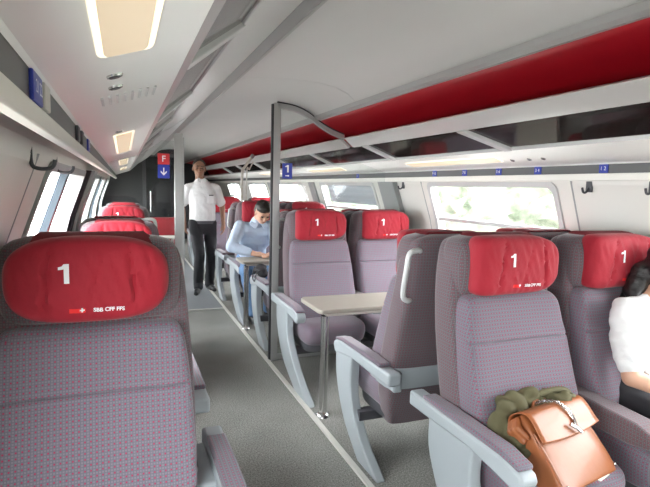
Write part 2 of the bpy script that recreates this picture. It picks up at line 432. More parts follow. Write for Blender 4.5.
def soffit_pt(u, y, side, drop=0):
    """point on the soffit; u 0..1 from rack to window"""
    x = 1.945 + (2.169-1.945)*u; z = 1.682 + (1.608-1.682)*u
    return Vector((x if side > 0 else mir(x), y, z - drop))
def lamp(y0, y1, side, label, grp):
    t = thing('ceiling_light', label, 'ceiling light', soffit_pt(.48, (y0+y1)/2, side), 0, grp)
    c = t.location
    def strip(u0, u1, a, b, d0, d1, r):
        pts = []
        for (cu, cy, s0) in ((u1-.04, b-r, 0), (u0+.04, b-r, 90), (u0+.04, a+r, 180), (u1-.04, a+r, 270)):
            for q in range(4):
                th = R_(s0+30*q); pts.append((cu+.04*math.cos(th), cy+r*math.sin(th)))
        return loft([[soffit_pt(u, y, side, d)-c for u, y in pts] for d in (d0, d1)])
    obj('frame', strip(.305, .655, y0-.012, y1+.012, -.004, .003, .03), LITFR, t)
    obj('diffuser', strip(.345, .615, y0, y1, 0, .006, .025), LIT, t)
    return t
for a, b, lb in ((-.35, .83, 'large warm lit ceiling light at the top left, nearest the camera'), (2.18, 3.42, 'second warm lit ceiling light along the left rack underside'), (4.6, 5.75, 'third warm lit light along the left rack underside'), (6.9, 8.0, 'farthest warm lit light over the left seats')):
    lamp(a, b, -1, lb, 'lights under the left rack')
for a, b, lb in ((-1.6, -.6, 'lit ceiling light under the right rack behind the camera'), (.05, 1.05, 'lit ceiling light under the right rack above the camera side seats'), (2.42, 3.42, 'long slim lit light under the right rack beside the near window'), (4.68, 5.66, 'lit light under the right rack seen behind the blue number sign'), (6.9, 7.9, 'far lit light under the right rack beyond the partition')):
    lamp(a, b, 1, lb, 'lights under the right rack')
# small reading spots and speaker grille
def spot(u, y, side, label, grp):
    t = thing('reading_spot', label, 'reading light', soffit_pt(u, y, side), 0, grp)
    sl = -.074/.224*side
    def disc(r, d0, d1):
        return loft([[(r*k*math.cos(a), r*k*math.sin(a), -d + r*k*math.cos(a)*sl) for a in [2*math.pi*i/20 for i in range(20)]] for k, d in ((1, d0), (.92, d1))])
    obj('rim', disc(.014, 0, .004), CHROME, t); obj('lens', disc(.010, .003, .0055), DARK, t)
for y, k in ((1.0, 'upper'), (1.115, 'lower')): spot(.56, y, -1, '%s small round downlight below the large left ceiling light' % k, 'small round downlights on left soffit')
spot(.56, 2.05, -1, 'small round downlight just before the second left ceiling light', 'small round downlights on left soffit')
for y, k in ((2.33, 'left'), (2.2, 'middle'), (2.1, 'right')): spot(.6, y, 1, '%s of the three small round downlights beside the right rack light' % k, 'small round downlights on right soffit')
bm = bmesh.new()
c0 = soffit_pt(.45, 1.27, -1)
for k in range(8):
    p = soffit_pt(.2+.07*k, 1.27, -1)-c0; box(bm, p.x-.0028, p.x+.0028, -.055, .055, p.z-.003, p.z+.004)
o = obj('speaker_grille', bm, mat('grille_grey', (.60, .61, .61), .6), None, smooth=False); o.location = c0; tag(o, 'slotted white speaker grille beyond the nearest left ceiling light', 'speaker grille')

# blue seat number plates on the strip
def plate(y, side, txt, label, grp, w_=.075):
    xs = 2.176 if side > 0 else mir(2.176)
    t = thing('seat_number_plate', label, 'number plate', (xs-.003*side, y, 1.580), 0, grp)
    bm = BX(-.003, .003, -w_/2, w_/2, -.021, .021)
    obj('plate', bm, BLUE, t, smooth=False, bevel=.002)
    tb = text_mesh(txt, .026)
    for v in tb.verts: v.co = Vector((-side*.0045, -side*v.co.x, v.co.y))
    obj('plate_lettering', tb, WHITE, t, smooth=False)
for y, n, lb in ((1.806, '1 2', 'blue seat number plate on the strip by the right edge'), (2.229, '3 4', 'blue seat number plate above the near window right corner'), (2.551, '5 6', 'blue seat number plate above the middle of the near window'), (2.891, '7 8', 'blue seat number plate above the left half of the near window'), (3.251, '9 10', 'blue seat number plate above the near window left corner'), (4.6, '11', 'blue seat number plate above the blinded window')):
    plate(y, 1, n, lb, 'blue plates on the right strip', .05)
plate(.84, -1, '21 22', 'larger blue seat number plate at the upper left edge', 'blue plates on the left strip', .085)
plate(2.02, -1, '23 24', 'blue seat number plate farther along the left strip', 'blue plates on the left strip', .085)
for y in (.925, 1.55, 1.70):
    bm = BX(-.004, .004, -.03, .03, -.02, .02)
    o = obj('strip_cover', bm, DARK if y > 1 else WARMGREY, None, smooth=False, bevel=.002); o.location = (mir(2.176)+.004, y, 1.580)
    tag(o, {.925: 'grey button panel right after the large blue plate on left strip', 1.55: 'dark cover plate midway along the left strip', 1.70: 'dark cover plate midway along the left strip, the farther one'}[y], 'cover plate', 'cover plates on the left strip')

# coat hooks
def hook(y, side, label, grp, big=False):
    x = 2.30 if side > 0 else mir(2.30)
    t = thing('coat_hook', label, 'coat hook', (x, y, 1.50 if side > 0 else 1.545), 0, grp)
    s = -side
    if big:
        pts = smoothpath([(s*-.01, 0, .03), (s*.012, 0, .02), (s*.016, 0, -.045), (s*.03, 0, -.06), (s*.06, 0, -.06), (s*.072, 0, -.05), (s*.075, 0, -.035)], 4)
        obj('hook', tube([(p.x-s*.012, p.y, p.z) for p in pts], .0055, 8), DARK, t)
        o2 = obj('base_plate', BX(-.006, .006, -.012, .012, -.02, .03), DARK, t, bevel=.002)
    else:
        obj('base_plate', BX(-.004, .006, -.02, .02, -.035, .025), DARK, t, bevel=.003)
        pts = smoothpath([(0, 0, -.01), (s*.02, 0, -.035), (s*.04, 0, -.035), (s*.05, 0, -.012)], 4)
        obj('hook', tube(pts, .006, 8), DARK, t)
hook(1.99, 1, 'dark coat hook on the white wall right of the near window', 'wall coat hooks')
hook(1.64, 1, 'dark coat hook on the wall at the right picture edge', 'wall coat hooks')
hook(3.92, 1, 'dark coat hook on the wall panel beside the grey pillar', 'wall coat hooks')
hook(1.62, -1, 'nearer long black coat hook on the left wall', 'long hooks on the left wall', True)
hook(2.2, -1, 'farther long black coat hook on the left wall', 'long hooks on the left wall', True)
# wall joints and pillars
def wall_strip(name, y0, y1, side, m, d=.012, zs=(0, .85, 1.10, 1.22, 1.53)):
    X = (lambda x: x) if side > 0 else mir
    def px(z):
        for (xa, za), (xb, zb) in zip(PROFILE, PROFILE[1:]):
            if za <= z <= zb+1e-6: return xa + (xb-xa)*(z-za)/(zb-za)
    rings = [[(X(px(z)+.02), y0, z), (X(px(z)-d), y0, z), (X(px(z)-d), y1, z), (X(px(z)+.02), y1, z)] for z in zs]
    struct(name, loft(rings), m, smooth=False, bevel=.003)
wall_strip('trim_6', 4.02, 4.30, 1, PILLAR, .05)
wall_strip('trim_7', 4.30, 4.34, 1, RUB, .03)
wall_strip('trim_8', 2.10, 2.112, 1, PILLAR, .002)
wall_strip('trim_9', 3.62, 3.632, 1, PILLAR, .002)
wall_strip('trim_10', 3.95, 4.35, -1, PILLAR, .05)
wall_strip('trim_11', 3.86, 3.93, -1, RUB, .03)
wall_strip('trim_12', 1.72, 1.732, -1, PILLAR, .002)
wall_strip('trim_13', 6.15, 6.35, 1, PILLAR, .02)
wall_strip('trim_14', 8.1, 8.4, 1, PILLAR, .02)

# ------------------------------------------------------------------ glass partition (Y = 3.98)
PY = 3.98
def partition():
    t = thing('glass_partition', 'clear glass partition with grey square post right of the aisle, blue 1 sign on it', 'partition')
    px = 1.145
    bm = BX(px-.022, px+.036, PY-.02, PY+.02, 0, 2.115)
    obj('post', bm, ALU, t, smooth=False, bevel=.004)
    obj('seal', BX(px-.036, px-.022, PY-.016, PY+.016, 0, 2.105), RUB, t, smooth=False)
    path = smoothpath([(px+.01, PY, 2.102), (1.30, PY, 2.085), (1.42, PY, 2.04), (1.52, PY, 1.975), (1.62, PY, 1.925), (1.74, PY, 1.885)], 5)
    ring = [[(p.x, p.y-.02, p.z-.026), (p.x, p.y+.02, p.z-.026), (p.x, p.y+.02, p.z+.014), (p.x, p.y-.02, p.z+.014)] for p in path]
    obj('top_frame', loft(ring), ALU, t, bevel=.004)
    ring = [[(p.x, p.y-.014, p.z+.014), (p.x, p.y+.014, p.z+.014), (p.x, p.y+.014, p.z+.026), (p.x, p.y-.014, p.z+.026)] for p in path]
    obj('top_seal', loft(ring), RUB, t)
    poly = [(px+.036, .05)] + [(px+.036, 2.08)] + [(p.x, p.z-.026) for p in path[3:-1:3]] + [(1.70, 1.86), (1.79, 1.77), (1.925, 1.665), (2.148, 1.60), (2.145, 1.52), (2.27, 1.51), (2.33, 1.22), (2.42, .85), (2.42, .05)]
    obj('pane', prism(poly, 'y', PY-.004, PY+.004), GLASSC, t, smooth=False)
    obj('bottom_rail', BX(px+.036, 2.42, PY-.015, PY+.015, .006, .05), ALU, t, smooth=False)
    sg = BX(-.042, .042, -.002, .002, -.062, .062)
    o = obj('sign_plate', sg, BLUE, t, smooth=False); o.location = (1.243, PY-.009, 1.582)
    tb = one_bm(.06, .3)
    for v in tb.verts: v.co = Vector((v.co.x, -.004, v.co.y+.018))
    a = obj('sign_number', tb, WHITE, o, smooth=False)
    ar = bmesh.new()
    box(ar, -.016, .006, -.004, -.003, -.042, -.036)
    v = [ar.verts.new(p) for p in ((.004, -.0038, -.030), (.018, -.0038, -.039), (.004, -.0038, -.048))]; ar.faces.new(v)
    obj('sign_arrow', ar, WHITE, o, smooth=False)
    t2 = thing('glass_partition', 'glass partition with grey post left of the aisle carrying red F and blue arrow signs', 'partition')
    px = .39
    obj('post', BX(px-.03, px+.03, PY-.02, PY+.02, 0, 1.83), ALU, t2, smooth=False, bevel=.004)
    obj('seal', BX(px+.03, px+.04, PY-.016, PY+.016, 0, 1.8), PILLAR, t2, smooth=False)
    poly = [(mir(2.42), .05), (mir(2.42), .85), (mir(2.33), 1.22), (mir(2.27), 1.51), (mir(2.145), 1.52), (mir(2.148), 1.6), (mir(1.925), 1.665), (mir(1.79), 1.77), (px-.03, 1.77), (px-.03, .05)]
    obj('pane', prism(poly, 'y', PY-.004, PY+.004), GLASSC, t2, smooth=False)
    obj('bottom_rail', BX(mir(2.42), px-.03, PY-.015, PY+.015, .006, .05), ALU, t2, smooth=False)
    o = obj('red_sign', BX(-.042, .042, -.002, .002, -.04, .04), REDS, t2, smooth=False); o.location = (.283, PY-.009, 1.635)
    tb = text_mesh('F', .062, .001)
    for v in tb.verts: v.co = Vector((v.co.x, -.004, v.co.y))
    obj('sign_letter', tb, WHITE, o, smooth=False)
    o = obj('blue_sign', BX(-.042, .042, -.002, .002, -.05, .05), BLUE, t2, smooth=False); o.location = (.283, PY-.009, 1.543)
    ar = bmesh.new(); box(ar, -.004, .004, -.004, -.003, -.018, .028)
    for s in (-1, 1):
        vv = [ar.verts.new(p) for p in ((0, -.0038, -.030), (0, -.0038, -.016), (s*.022, -.0038, .006), (s*.022, -.0038, -.006))]; ar.faces.new(vv)
    obj('sign_arrow', ar, WHITE, o, smooth=False)
partition()
# farther handrail and second partition
t = thing('handrail', 'pale bent handrail pole beyond the seated man reaching up to the rack', 'handrail')
obj('pole', tube(smoothpath([(1.56, 7.1, 0), (1.56, 7.1, .9), (1.56, 7.1, 1.6), (1.60, 7.1, 1.72), (1.70, 7.1, 1.86)], 4), .02, 10), WARMGREY, t)
obj('rail_seal', tube(smoothpath([(1.625, 7.1, .02), (1.625, 7.1, 1.58), (1.66, 7.1, 1.68), (1.72, 7.1, 1.80)], 4), .009, 8), WARMGREY, t)
obj('end_cap', tube([(1.69, 7.1, 1.85), (1.72, 7.1, 1.895)], .03, 10), PILLAR, t)
t = thing('end_door', 'dark glass end door at the far end of the aisle', 'door')
obj('door_leaf', BX(.42, 1.02, END_Y-.06, END_Y-.02, .01, 1.98), GLASSD, t, smooth=False)
obj('door_frame', prism([(.36, .0), (.36, 2.04), (1.08, 2.04), (1.08, 0), (1.02, 0), (1.02, 1.98), (.42, 1.98), (.42, 0)], 'y', END_Y-.07, END_Y-.005), DARK, t, smooth=False)
obj('handle', tube([(.50, END_Y-.1, .9), (.50, END_Y-.1, 1.3)], .015), CHROME, t)

# ------------------------------------------------------------------ seats
# local frame: origin on floor below the back plane, seat faces -y (f = -y is forward), x across
def rows(levels, n=28, e=5, dish=0.0):
    """levels: z, half width, f front, f back"""
    out = []
    for z, hw, ff, fb in levels:
        c = []
        for (x, y) in superell(0, -(ff+fb)/2, hw, (ff-fb)/2, n, e):
            if y < -(ff+fb)/2: y += dish*(1-(x/hw)**2)     # hollow front, wings forward
            c.append((x, y, z))
        out.append(c)
    return out
def interp(levels, k=3):
    P = smoothpath([Vector((l[0], l[1], l[2])) for l in levels], k)
    Q = smoothpath([Vector((l[3], 0, 0)) for l in levels], k)
    return [(p.x, p.y, p.z, q.x) for p, q in zip(P, Q)]
def cover_bm(sq=0):
    """stuffed pillow: stadium outline, creased cloth"""
    bm = bmesh.new(); nx, nz = 46, 26; a, b = .213, .122
    rnd = random.Random(3)
    cre = [(-.105, .010, .35), (.112, .012, -.25), (.02, .005, .8), (.17, .005, -.5)]
    def surf(u, v, side):
        # u,v in -1..1 on a square mapped to a rounded outline
        p, q = u*math.sqrt(1-v*v/2), v*math.sqrt(1-u*u/2)      # square -> disc -> soft stadium outline
        ex = 9 if u*sq > 0 else 2.8
        r = math.hypot(p, q); g = (abs(p)**ex+abs(q)**ex)**(1/ex) or 1; f_ = r/g if r else 1
        x, z = a*p*f_, b*q*f_
        edge = (1-abs(u)**5)*(1-abs(v)**4)
        d = .052*max(0, edge)**.42
        if side > 0:
            wr = 0
            for cxx, amp, sl in cre: wr -= amp*math.exp(-((x-cxx-sl*z*.35)/.006)**2)
            wr += .0022*math.sin(x*120+7*z*9)*math.sin(z*26+x*11) + .0016*math.sin(x*210+z*60)
            d += wr*max(0, edge)
            return (x, -.02-d, z)
        return (x, .0+d*.9, z)
    fr = [[bm.verts.new(surf(-1+2*i/nx, -1+2*j/nz, 1)) for i in range(nx+1)] for j in range(nz+1)]
    bk = [[bm.verts.new(surf(-1+2*i/nx, -1+2*j/nz, -1)) for i in range(nx+1)] for j in range(nz+1)]
    for g in (fr, bk):
        for j in range(nz):
            for i in range(nx): bm.faces.new((g[j][i], g[j][i+1], g[j+1][i+1], g[j+1][i]))
    for j in range(nz):
        bm.faces.new((fr[j][0], fr[j+1][0], bk[j+1][0], bk[j][0])); bm.faces.new((fr[j][nx], bk[j][nx], bk[j+1][nx], fr[j+1][nx]))
    for i in range(nx):
        bm.faces.new((fr[0][i], bk[0][i], bk[0][i+1], fr[0][i+1])); bm.faces.new((fr[nz][i], fr[nz][i+1], bk[nz][i+1], bk[nz][i]))
    return bm
def on_surface(tb, ox, oz, bvh, cuts=2):
    bmesh.ops.triangulate(tb, faces=tb.faces)
    bmesh.ops.subdivide_edges(tb, edges=tb.edges, cuts=cuts, use_grid_fill=True)
    for v in tb.verts:
        x, z = v.co.x+ox, v.co.y+oz
        h = bvh.ray_cast(Vector((x, -1, z)), Vector((0, 1, 0)))
        v.co = Vector((x, (h[0].y if h[0] else -.07)-.0015, z))
    return tb
HEADZ, HEADF = 1.160, .222
_cb = cover_bm(); bmesh.ops.recalc_face_normals(_cb, faces=_cb.faces); _bvh = BVHTree.FromBMesh(_cb)
_num = on_surface(one_bm(.053, .34), -.058, .026, _bvh, 3)
_let = on_surface(text_mesh('SBB CFF FFS', .0155, .0006), .050, -.078, _bvh, 1)
def rect2d(x0, x1, y0, y1):
    b = bmesh.new(); b.faces.new([b.verts.new(p) for p in ((x0, y0, 0), (x1, y0, 0), (x1, y1, 0), (x0, y1, 0))]); return b
_logo = rect2d(-.020, .020, -.0065, .0065); _logo = on_surface(_logo, -.030, -.078, _bvh, 4)
lg = text_mesh('+', .02, .0012); _cross = on_surface(lg, -.018, -.0775, _bvh, 1)
for v in _cross.verts: v.co.y -= .001
def freeze(bm, name, m, smooth=True):
    o = obj(name, bm, m, None, smooth=smooth); me = o.data; bpy.data.objects.remove(o); return me
ME_COVER = freeze(_cb, 'headrest_cover', RED); ME_COVERS = {k: freeze(cover_bm(k), 'headrest_cover', RED) for k in (-1, 1)}; ME_NUM = freeze(_num, 'cover_number', WHITE, False)
ME_LET = freeze(_let, 'cover_lettering', WHITE, False)
ME_LOGO = freeze(_logo, 'cover_logo', mat('bright_red_logo', (.80, .02, .02), .6), False); ME_CROSS = freeze(_cross, 'logo_cross', WHITE, False)
def meobj(name, me, parent, loc=(0, 0, 0)):
    o = bpy.data.objects.new(name, me); COL.objects.link(o); o.parent = parent; o.location = loc; return o

def poly_x(poly, x0, x1):
    """poly in (f, z) extruded across x"""
    return prism([(-f, z) for f, z in poly], 'x', x0, x1)
def curve_poly(a, b, k=5):
    return [(p.x, p.y) for p in smoothpath([Vector((*q, 0)) for q in a], k)] + [(p.x, p.y) for p in smoothpath([Vector((*q, 0)) for q in b], k)]
def make_seat(aisle, style, window=False, off=.31, legs=True, cover=True, mid=0):
    """aisle: -1/+1 = local x side with arm, handle; style R/F = the way the leg sweeps"""
    t = thing('train_seat', None, 'seat')
    sh = interp([(.24, .19, .34, .26), (.26, .215, .365, .235), (.5, .268, .335, .15), (.8, .272, .26, .075), (1.02, .262, .205, .035), (1.18, .245, .19, .02), (1.245, .22, .165, .025), (1.268, .15, .13, .05)])
    obj('seat_shell', loft(rows(sh, 32, 5)), FABS, t, uv=True, angle=60)
    bk = interp([(.40, .20, .42, .25), (.43, .225, .445, .23), (.55, .258, .435, .22), (.72, .260, .375, .17), (.80, .257, .349, .148), (.855, .254, .333, .135), (.865, .2535, .320, .13), (.876, .253, .325, .128), (.92, .249, .308, .115), (1.00, .238, .285, .10), (1.035, .215, .255, .11), (1.042, .18, .235, .13)])
    obj('backrest', loft(rows(bk, 40, 6, .022)), FAB, t, uv=True, angle=60)
    hd = interp([(1.025, .19, .19, .05), (1.04, .232, .225, .04), (1.10, .246, .238, .04), (1.19, .246, .238, .04), (1.25, .228, .215, .05), (1.270, .18, .18, .07)])
    h = obj('headrest', loft(rows(hd, 32, 4)), FABS, t, uv=True, angle=60)
    if cover:
        c = meobj('headrest_cover', ME_COVER if off > .32 else ME_COVERS[aisle], h, (.006*-aisle, -HEADF, HEADZ))
        # thing > part > sub-part: the printed marks are sub-parts of the headrest
        meobj('cover_number', ME_NUM, h, c.location); meobj('cover_lettering', ME_LET, h, c.location)
        meobj('cover_logo', ME_LOGO, h, c.location); meobj('logo_cross', ME_CROSS, h, c.location)
        # cloth flap over the top
        fl = [(.23, 1.25), (.20, 1.272), (.16, 1.282), (.12, 1.284), (.10, 1.283), (.08, 1.280)]
        rg = [[(-.17+.34*k/12, -f, z + (-.02 if k in (0, 12) else 0)) for k in range(13)] for f, z in fl]
        rg2 = [[(x, y-.006 if i > 3 else y, z-.008) for x, y, z in r] for i, r in enumerate(rg)]
        b_ = loft([a_ + list(reversed(b_)) for a_, b_ in zip(rg, rg2)])
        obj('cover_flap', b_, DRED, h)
    cs = interp([(.30, .20, .60, .24), (.32, .235, .64, .22), (.39, .245, .665, .21), (.44, .24, .655, .22), (.462, .215, .60, .27), (.466, .15, .52, .32)])
    obj('seat_cushion', loft(rows(cs, 32, 6)), FAB, t, uv=True, angle=60)
    obj('seat_pan', loft(rows(interp([(.235, .17, .5, .28), (.25, .22, .6, .24), (.31, .23, .62, .23)]), 24, 5)), DARK, t)
    if window: obj('support_beam', BX(-.27, .27, -.46, -.40, .20, .25), DARK, t, smooth=False)
    else: obj('support_beam', BX(*( (-.27, off) if aisle > 0 else (-off, .27)), -.46, -.40, .20, .25), DARK, t, smooth=False)
    # pale band round the back of the shell
    bd = interp([(.47, .273, .345, .142), (.475, .277, .345, .138), (.575, .278, .325, .11), (.58, .273, .32, .12)])
    obj('back_band', loft(rows(bd, 32, 5)), PALE, t)
    if not window:
        s = aisle; xc = s*off
        x0, x1 = xc-.035, xc+.035
        bar = [(.04, .53), (.04, .595), (.30, .590), (.62, .588), (.70, .572), (.715, .545), (.69, .50), (.60, .515), (.45, .535), (.2, .53)]
        a = obj('armrest', poly_x(bar, x0, x1), PALE, t, bevel=.012, seg=3)
        pad = [(.14, .592), (.14, .612), (.3, .616), (.6, .612), (.69, .592), (.69, .575), (.60, .588)]
        obj('armrest_pad', poly_x(pad, x0+.003, x1-.003), FAB, a, bevel=.007, uv=True)
        if style == 'R':
            leg = curve_poly([(.18, .55), (.20, .38), (.36, .16), (.68, .0)], [(.96, .0), (.66, .16), (.47, .36), (.46, .55)])
        else:
            leg = curve_poly([(.47, .54), (.47, .32), (.34, .13), (.13, .0)], [(.36, .0), (.56, .16), (.67, .36), (.69, .55)])
        obj('leg', poly_x(leg, xc-.028, xc+.028), PALE, t, bevel=.010, seg=3)
        obj('arm_bracket', BX(*sorted((s*.235, xc-s*.03)), -.36, -.10, .47, .57), PALE, t, bevel=.01)
        # grab handle at the shoulder
        if style == 'F':
            hx = s*.262
            hp = smoothpath([(hx-s*.075, -.06, 1.165), (hx-s*.03, -.02, 1.178), (hx+s*.015, -.015, 1.165), (hx+s*.024, -.02, 1.10), (hx+s*.028, -.035, 1.0), (hx+s*.02, -.045, .955), (hx-s*.01, -.05, .938), (hx-s*.05, -.10, .94)], 5)
            obj('grab_handle', tube(hp, .013, 10), ALUW, t)
    else:
        s = aisle; xc = s*.292
        bar = [(.10, .53), (.10, .625), (.35, .625), (.62, .612), (.70, .585), (.70, .54), (.60, .52)]
        a = obj('armrest', poly_x(bar, xc-.052, xc+.052), FABS, t, bevel=.014, seg=3, uv=True)
        obj('armrest_cap', poly_x([(.64, .53), (.64, .585), (.712, .575), (.712, .535)], xc-.035, xc+.035), PALE, a, bevel=.006)
    return t
PROTO = {}
XR1, XR2, XL = 1.48, 2.09, -.085
def seat(x, y, face, key, label, group, lower=0):
    """face -1 looks to the camera, +1 looks away"""
    side, win = key
    # world aisle side: right block -> -1, left block -> +1
    wa = -1 if side == 'R' else 1
    la = wa if face < 0 else -wa
    k = (la, face, win, side)
    if k not in PROTO:
        PROTO[k] = make_seat(la, 'R' if face < 0 else 'F', win, .31 if side == 'R' else .365); t = PROTO[k]
        for q in [t] + children(t):
            CH[q.name] = children(q)
            for r in CH[q.name]: CH[r.name] = children(r)
    else: t = copy_tree(PROTO[k])
        
    if side == 'L':
        for c in children(t):
            if c.name.startswith(('seat_shell', 'backrest', 'back_band', 'seat_cushion')): c.scale.x = 1.05
    t.location = (x, y, 0); t.rotation_euler = (0, 0, 0 if face < 0 else math.pi)
    tag(t, label, 'seat', group)
    if lower:
        for c in children(t):
            if c.name.startswith('headrest'): c.location.z = -lower
            if c.name.startswith('seat_shell'): c.scale.z = 1 - lower/1.26
    return t
GR, GL = 'seats in pairs right of the aisle', 'single seats left of the aisle'
PA, PB, PC, PD, PE, PF, PG, PH = 1.85, 1.95, 3.96, 4.08, 6.02, 6.14, 8.1, 8.2
seat(XR1, PA, -1, ('R', False), 'dotted grey seat with red number 1 headrest holding the tan satchel', GR)
seat(XR2, PA, -1, ('R', True), 'dotted grey window seat with red headrest where the woman in white sits', GR)
seat(XR1, PB, 1, ('R', False), 'aisle seat seen from behind, back to back with the satchel seat', GR, .025)
seat(XR2, PB, 1, ('R', True), 'dark backed window seat seen from behind, below the near window', GR, .02)
seat(XR1-.03, PC, -1, ('R', False), 'empty aisle seat with red headrest facing the camera across the near table', GR)
seat(XR2-.06, PC, -1, ('R', True), 'empty window seat with red headrest facing the camera beyond the near table', GR)
seat(XR1, PD, 1, ('R', False), 'aisle seat seen from behind right after the glass partition', GR)
seat(XR2, PD, 1, ('R', True), 'window seat seen from behind right after the glass partition', GR)
seat(XR1, PE, -1, ('R', False), 'aisle seat the man in the light blue shirt sits on', GR)
seat(XR2, PE, -1, ('R', True), 'empty window seat next to the man in the light blue shirt', GR)
seat(XR1, PF, 1, ('R', False), 'aisle seat back to back with the seated man', GR)
seat(XR2, PF, 1, ('R', True), 'window seat back to back behind the seated man row', GR)
seat(XR1, PG, -1, ('R', False), 'farthest aisle seat with red headrest right of the aisle', GR)
seat(XR2, PG, -1, ('R', True), 'farthest window seat with red headrest on the right', GR)
seat(XL, PA-.06, -1, ('L', False), 'large foreground seat with wide red number 1 headrest at the lower left', GL, -.018)
seat(XL, PB, 1, ('L', False), 'single seat back to back with the foreground seat, only its edge showing', GL, .14)
seat(XL+.06, PC-.05, -1, ('L', False), 'second single seat from the camera facing it, bright red headrest', GL, .085)
seat(XL+.03, PD+.02, 1, ('L', False), 'single seat seen from behind just past the left glass partition', GL, .09)
seat(XL+.09, PE, -1, ('L', False), 'third single seat from the camera facing it, darker red headrest', GL, .07)
seat(XL+.09, PG, -1, ('L', False), 'farthest single seat at the left of the far end', GL, .11)
seat(XR1, 10.2, -1, ('R', False), 'last aisle seat at the very far end of the right rows', GR)
t = thing('bench', 'low red bench by the dark end wall behind the standing man', 'bench', (.75, 10.2, 0))
obj('seat_cushion', BX(-.32, .32, -.3, .2, .22, .42), RED, t, bevel=.04); obj('backrest', BX(-.32, .32, .1, .25, .42, .80), RED, t, bevel=.04); obj('base', BX(-.28, .28, -.22, .2, 0, .22), DARK, t)

# ------------------------------------------------------------------ tables
def make_table(label, x0, x1, y0, y1, loc, flap=True):
    t = thing('folding_table', label, 'table', loc, 0, 'tables on single steel legs')
    bm = bmesh.new()
    pts = [(x0+.02, y0), (x1, y0), (x1, y1), (x0+.03, y1), (x0, y1-.04), (x0, y0+.03)]
    loft([[(x, y, z) for x, y in pts] for z in (.672, .70)], bm=bm)
    obj('tabletop', bm, TABLE, t, bevel=.006)
    b2 = loft([[(x, y, z) for x, y in [(x0+.05, y0+.012), (x1-.02, y0+.012), (x1-.02, y1-.03), (x0+.06, y1-.03)]] for z in (.654, .672)])
    obj('folded_leaf', b2, WARMGREY, t, bevel=.004)
    l = obj('leg', tube([(x0+.05, y0+.035, .0), (x0+.05, y0+.035, .655)], .026, 16), CHROME, t)
    obj('leg_socket', tube([(x0+.05, y0+.035, .61), (x0+.05, y0+.035, .655)], .027, 16), CHROME, l)
    obj('foot', tube([(x0+.05, y0+.035, .0), (x0+.05, y0+.035, .015), (x0+.05, y0+.035, .03)], [.05, .045, .024], 16), CHROME, l)
    return t
make_table('beige folding table on a steel leg before the two empty seats', 0, .98, 0, .40, (1.115, 2.84, 0))
make_table('beige folding table the seated man leans on', 0, .98, 0, .36, (1.09, 4.92, 0))
t = thing('folding_table', 'pale table at the far end left of the standing man', 'table', (.45, 9.1, 0))
obj('tabletop', BX(0, .45, 0, .4, .50, .53), LEDGE, t, bevel=.006); obj('leg', tube([(.35, .2, 0), (.35, .2, .50)], .025), CHROME, t)
t = thing('folding_table', 'small wall table between the facing single seats on the left', 'table', (-.37, 2.86, 0))
obj('tabletop', BX(0, .45, 0, .36, .672, .70), TABLE, t, bevel=.006); obj('leg', tube([(.38, .05, 0), (.38, .05, .672)], .02), CHROME, t)

# ------------------------------------------------------------------ people, bag, jacket
class Blob:
    """tapered capsules and ellipsoids fused into one continuous skin by a voxel remesh"""
    def __init__(self): self.bm = bmesh.new()
    def ell(self, c, r, rot=(0, 0, 0)):
        m = Matrix.Translation(c) @ Euler([R_(a) for a in rot]).to_matrix().to_4x4() @ Matrix.Diagonal((*r, 1))
        bmesh.ops.create_icosphere(self.bm, subdivisions=3, radius=1, matrix=m); return self
    def cap(self, pts, rs, n=14, flat=1.0):
        pts = [Vector(p) for p in pts]
        for k, (a, b) in enumerate(zip(pts, pts[1:])):
            ra, rb = rs[k], rs[k+1]; d = (b-a); L = d.length; t = d.normalized()
            u = t.orthogonal().normalized(); v = t.cross(u)
            prof = [(-ra*math.cos(q), ra*math.sin(q)) for q in (.25, .6, 1.0, 1.4)] + [(L+rb*math.cos(q), rb*math.sin(q)) for q in (1.4, 1.0, .6, .25)]
            loft([[a + t*h + r*(math.cos(w_)*u + math.sin(w_)*v) for w_ in [2*math.pi*i/n for i in range(n)]] for h, r in prof], bm=self.bm)
        return self
    def sec(self, rings, n=24):
        """stack of elliptical sections (cx, cy, cz, rx, ry)"""
        loft([[(cx+rx*sgnpow(math.cos(a), .85), cy+ry*sgnpow(math.sin(a), .85), cz) for a in [2*math.pi*i/n for i in range(n)]] for cx, cy, cz, rx, ry in rings], bm=self.bm); return self
    def build(self, name, m, parent, vox=.009, sm=4, cut=None, disp=None):
        o = obj(name, self.bm, m, parent)
        r = o.modifiers.new('r', 'REMESH'); r.mode = 'VOXEL'; r.voxel_size = vox; r.use_smooth_shade = True
        q = o.modifiers.new('s', 'SMOOTH'); q.factor = .5; q.iterations = sm
        bake(o)
        if disp:
            new = [v.co + v.normal*disp(v.co) for v in o.data.vertices]     # read all the normals before moving anything
            o.data.vertices.foreach_set('co', [c for p in new for c in p]); o.data.update()
        o.data.shade_smooth()
        return o
def folds(amp, seed=0, k=1.0):
    def f(c):
        return amp*(math.sin(c.z*55*k+c.x*30+seed)*math.sin(c.x*38*k-c.z*17+seed*2)*.6 + math.sin((c.x+c.z)*90*k+c.y*40+seed)*.25)
    return f
def calm(amp, seed, k, z0, band=.06):
    g = folds(amp, seed, k)
    return lambda c: g(c)*min(1, max(0, (c.z-z0)/band))
def frame_pts(M, pts): return [M @ Vector(p) for p in pts]
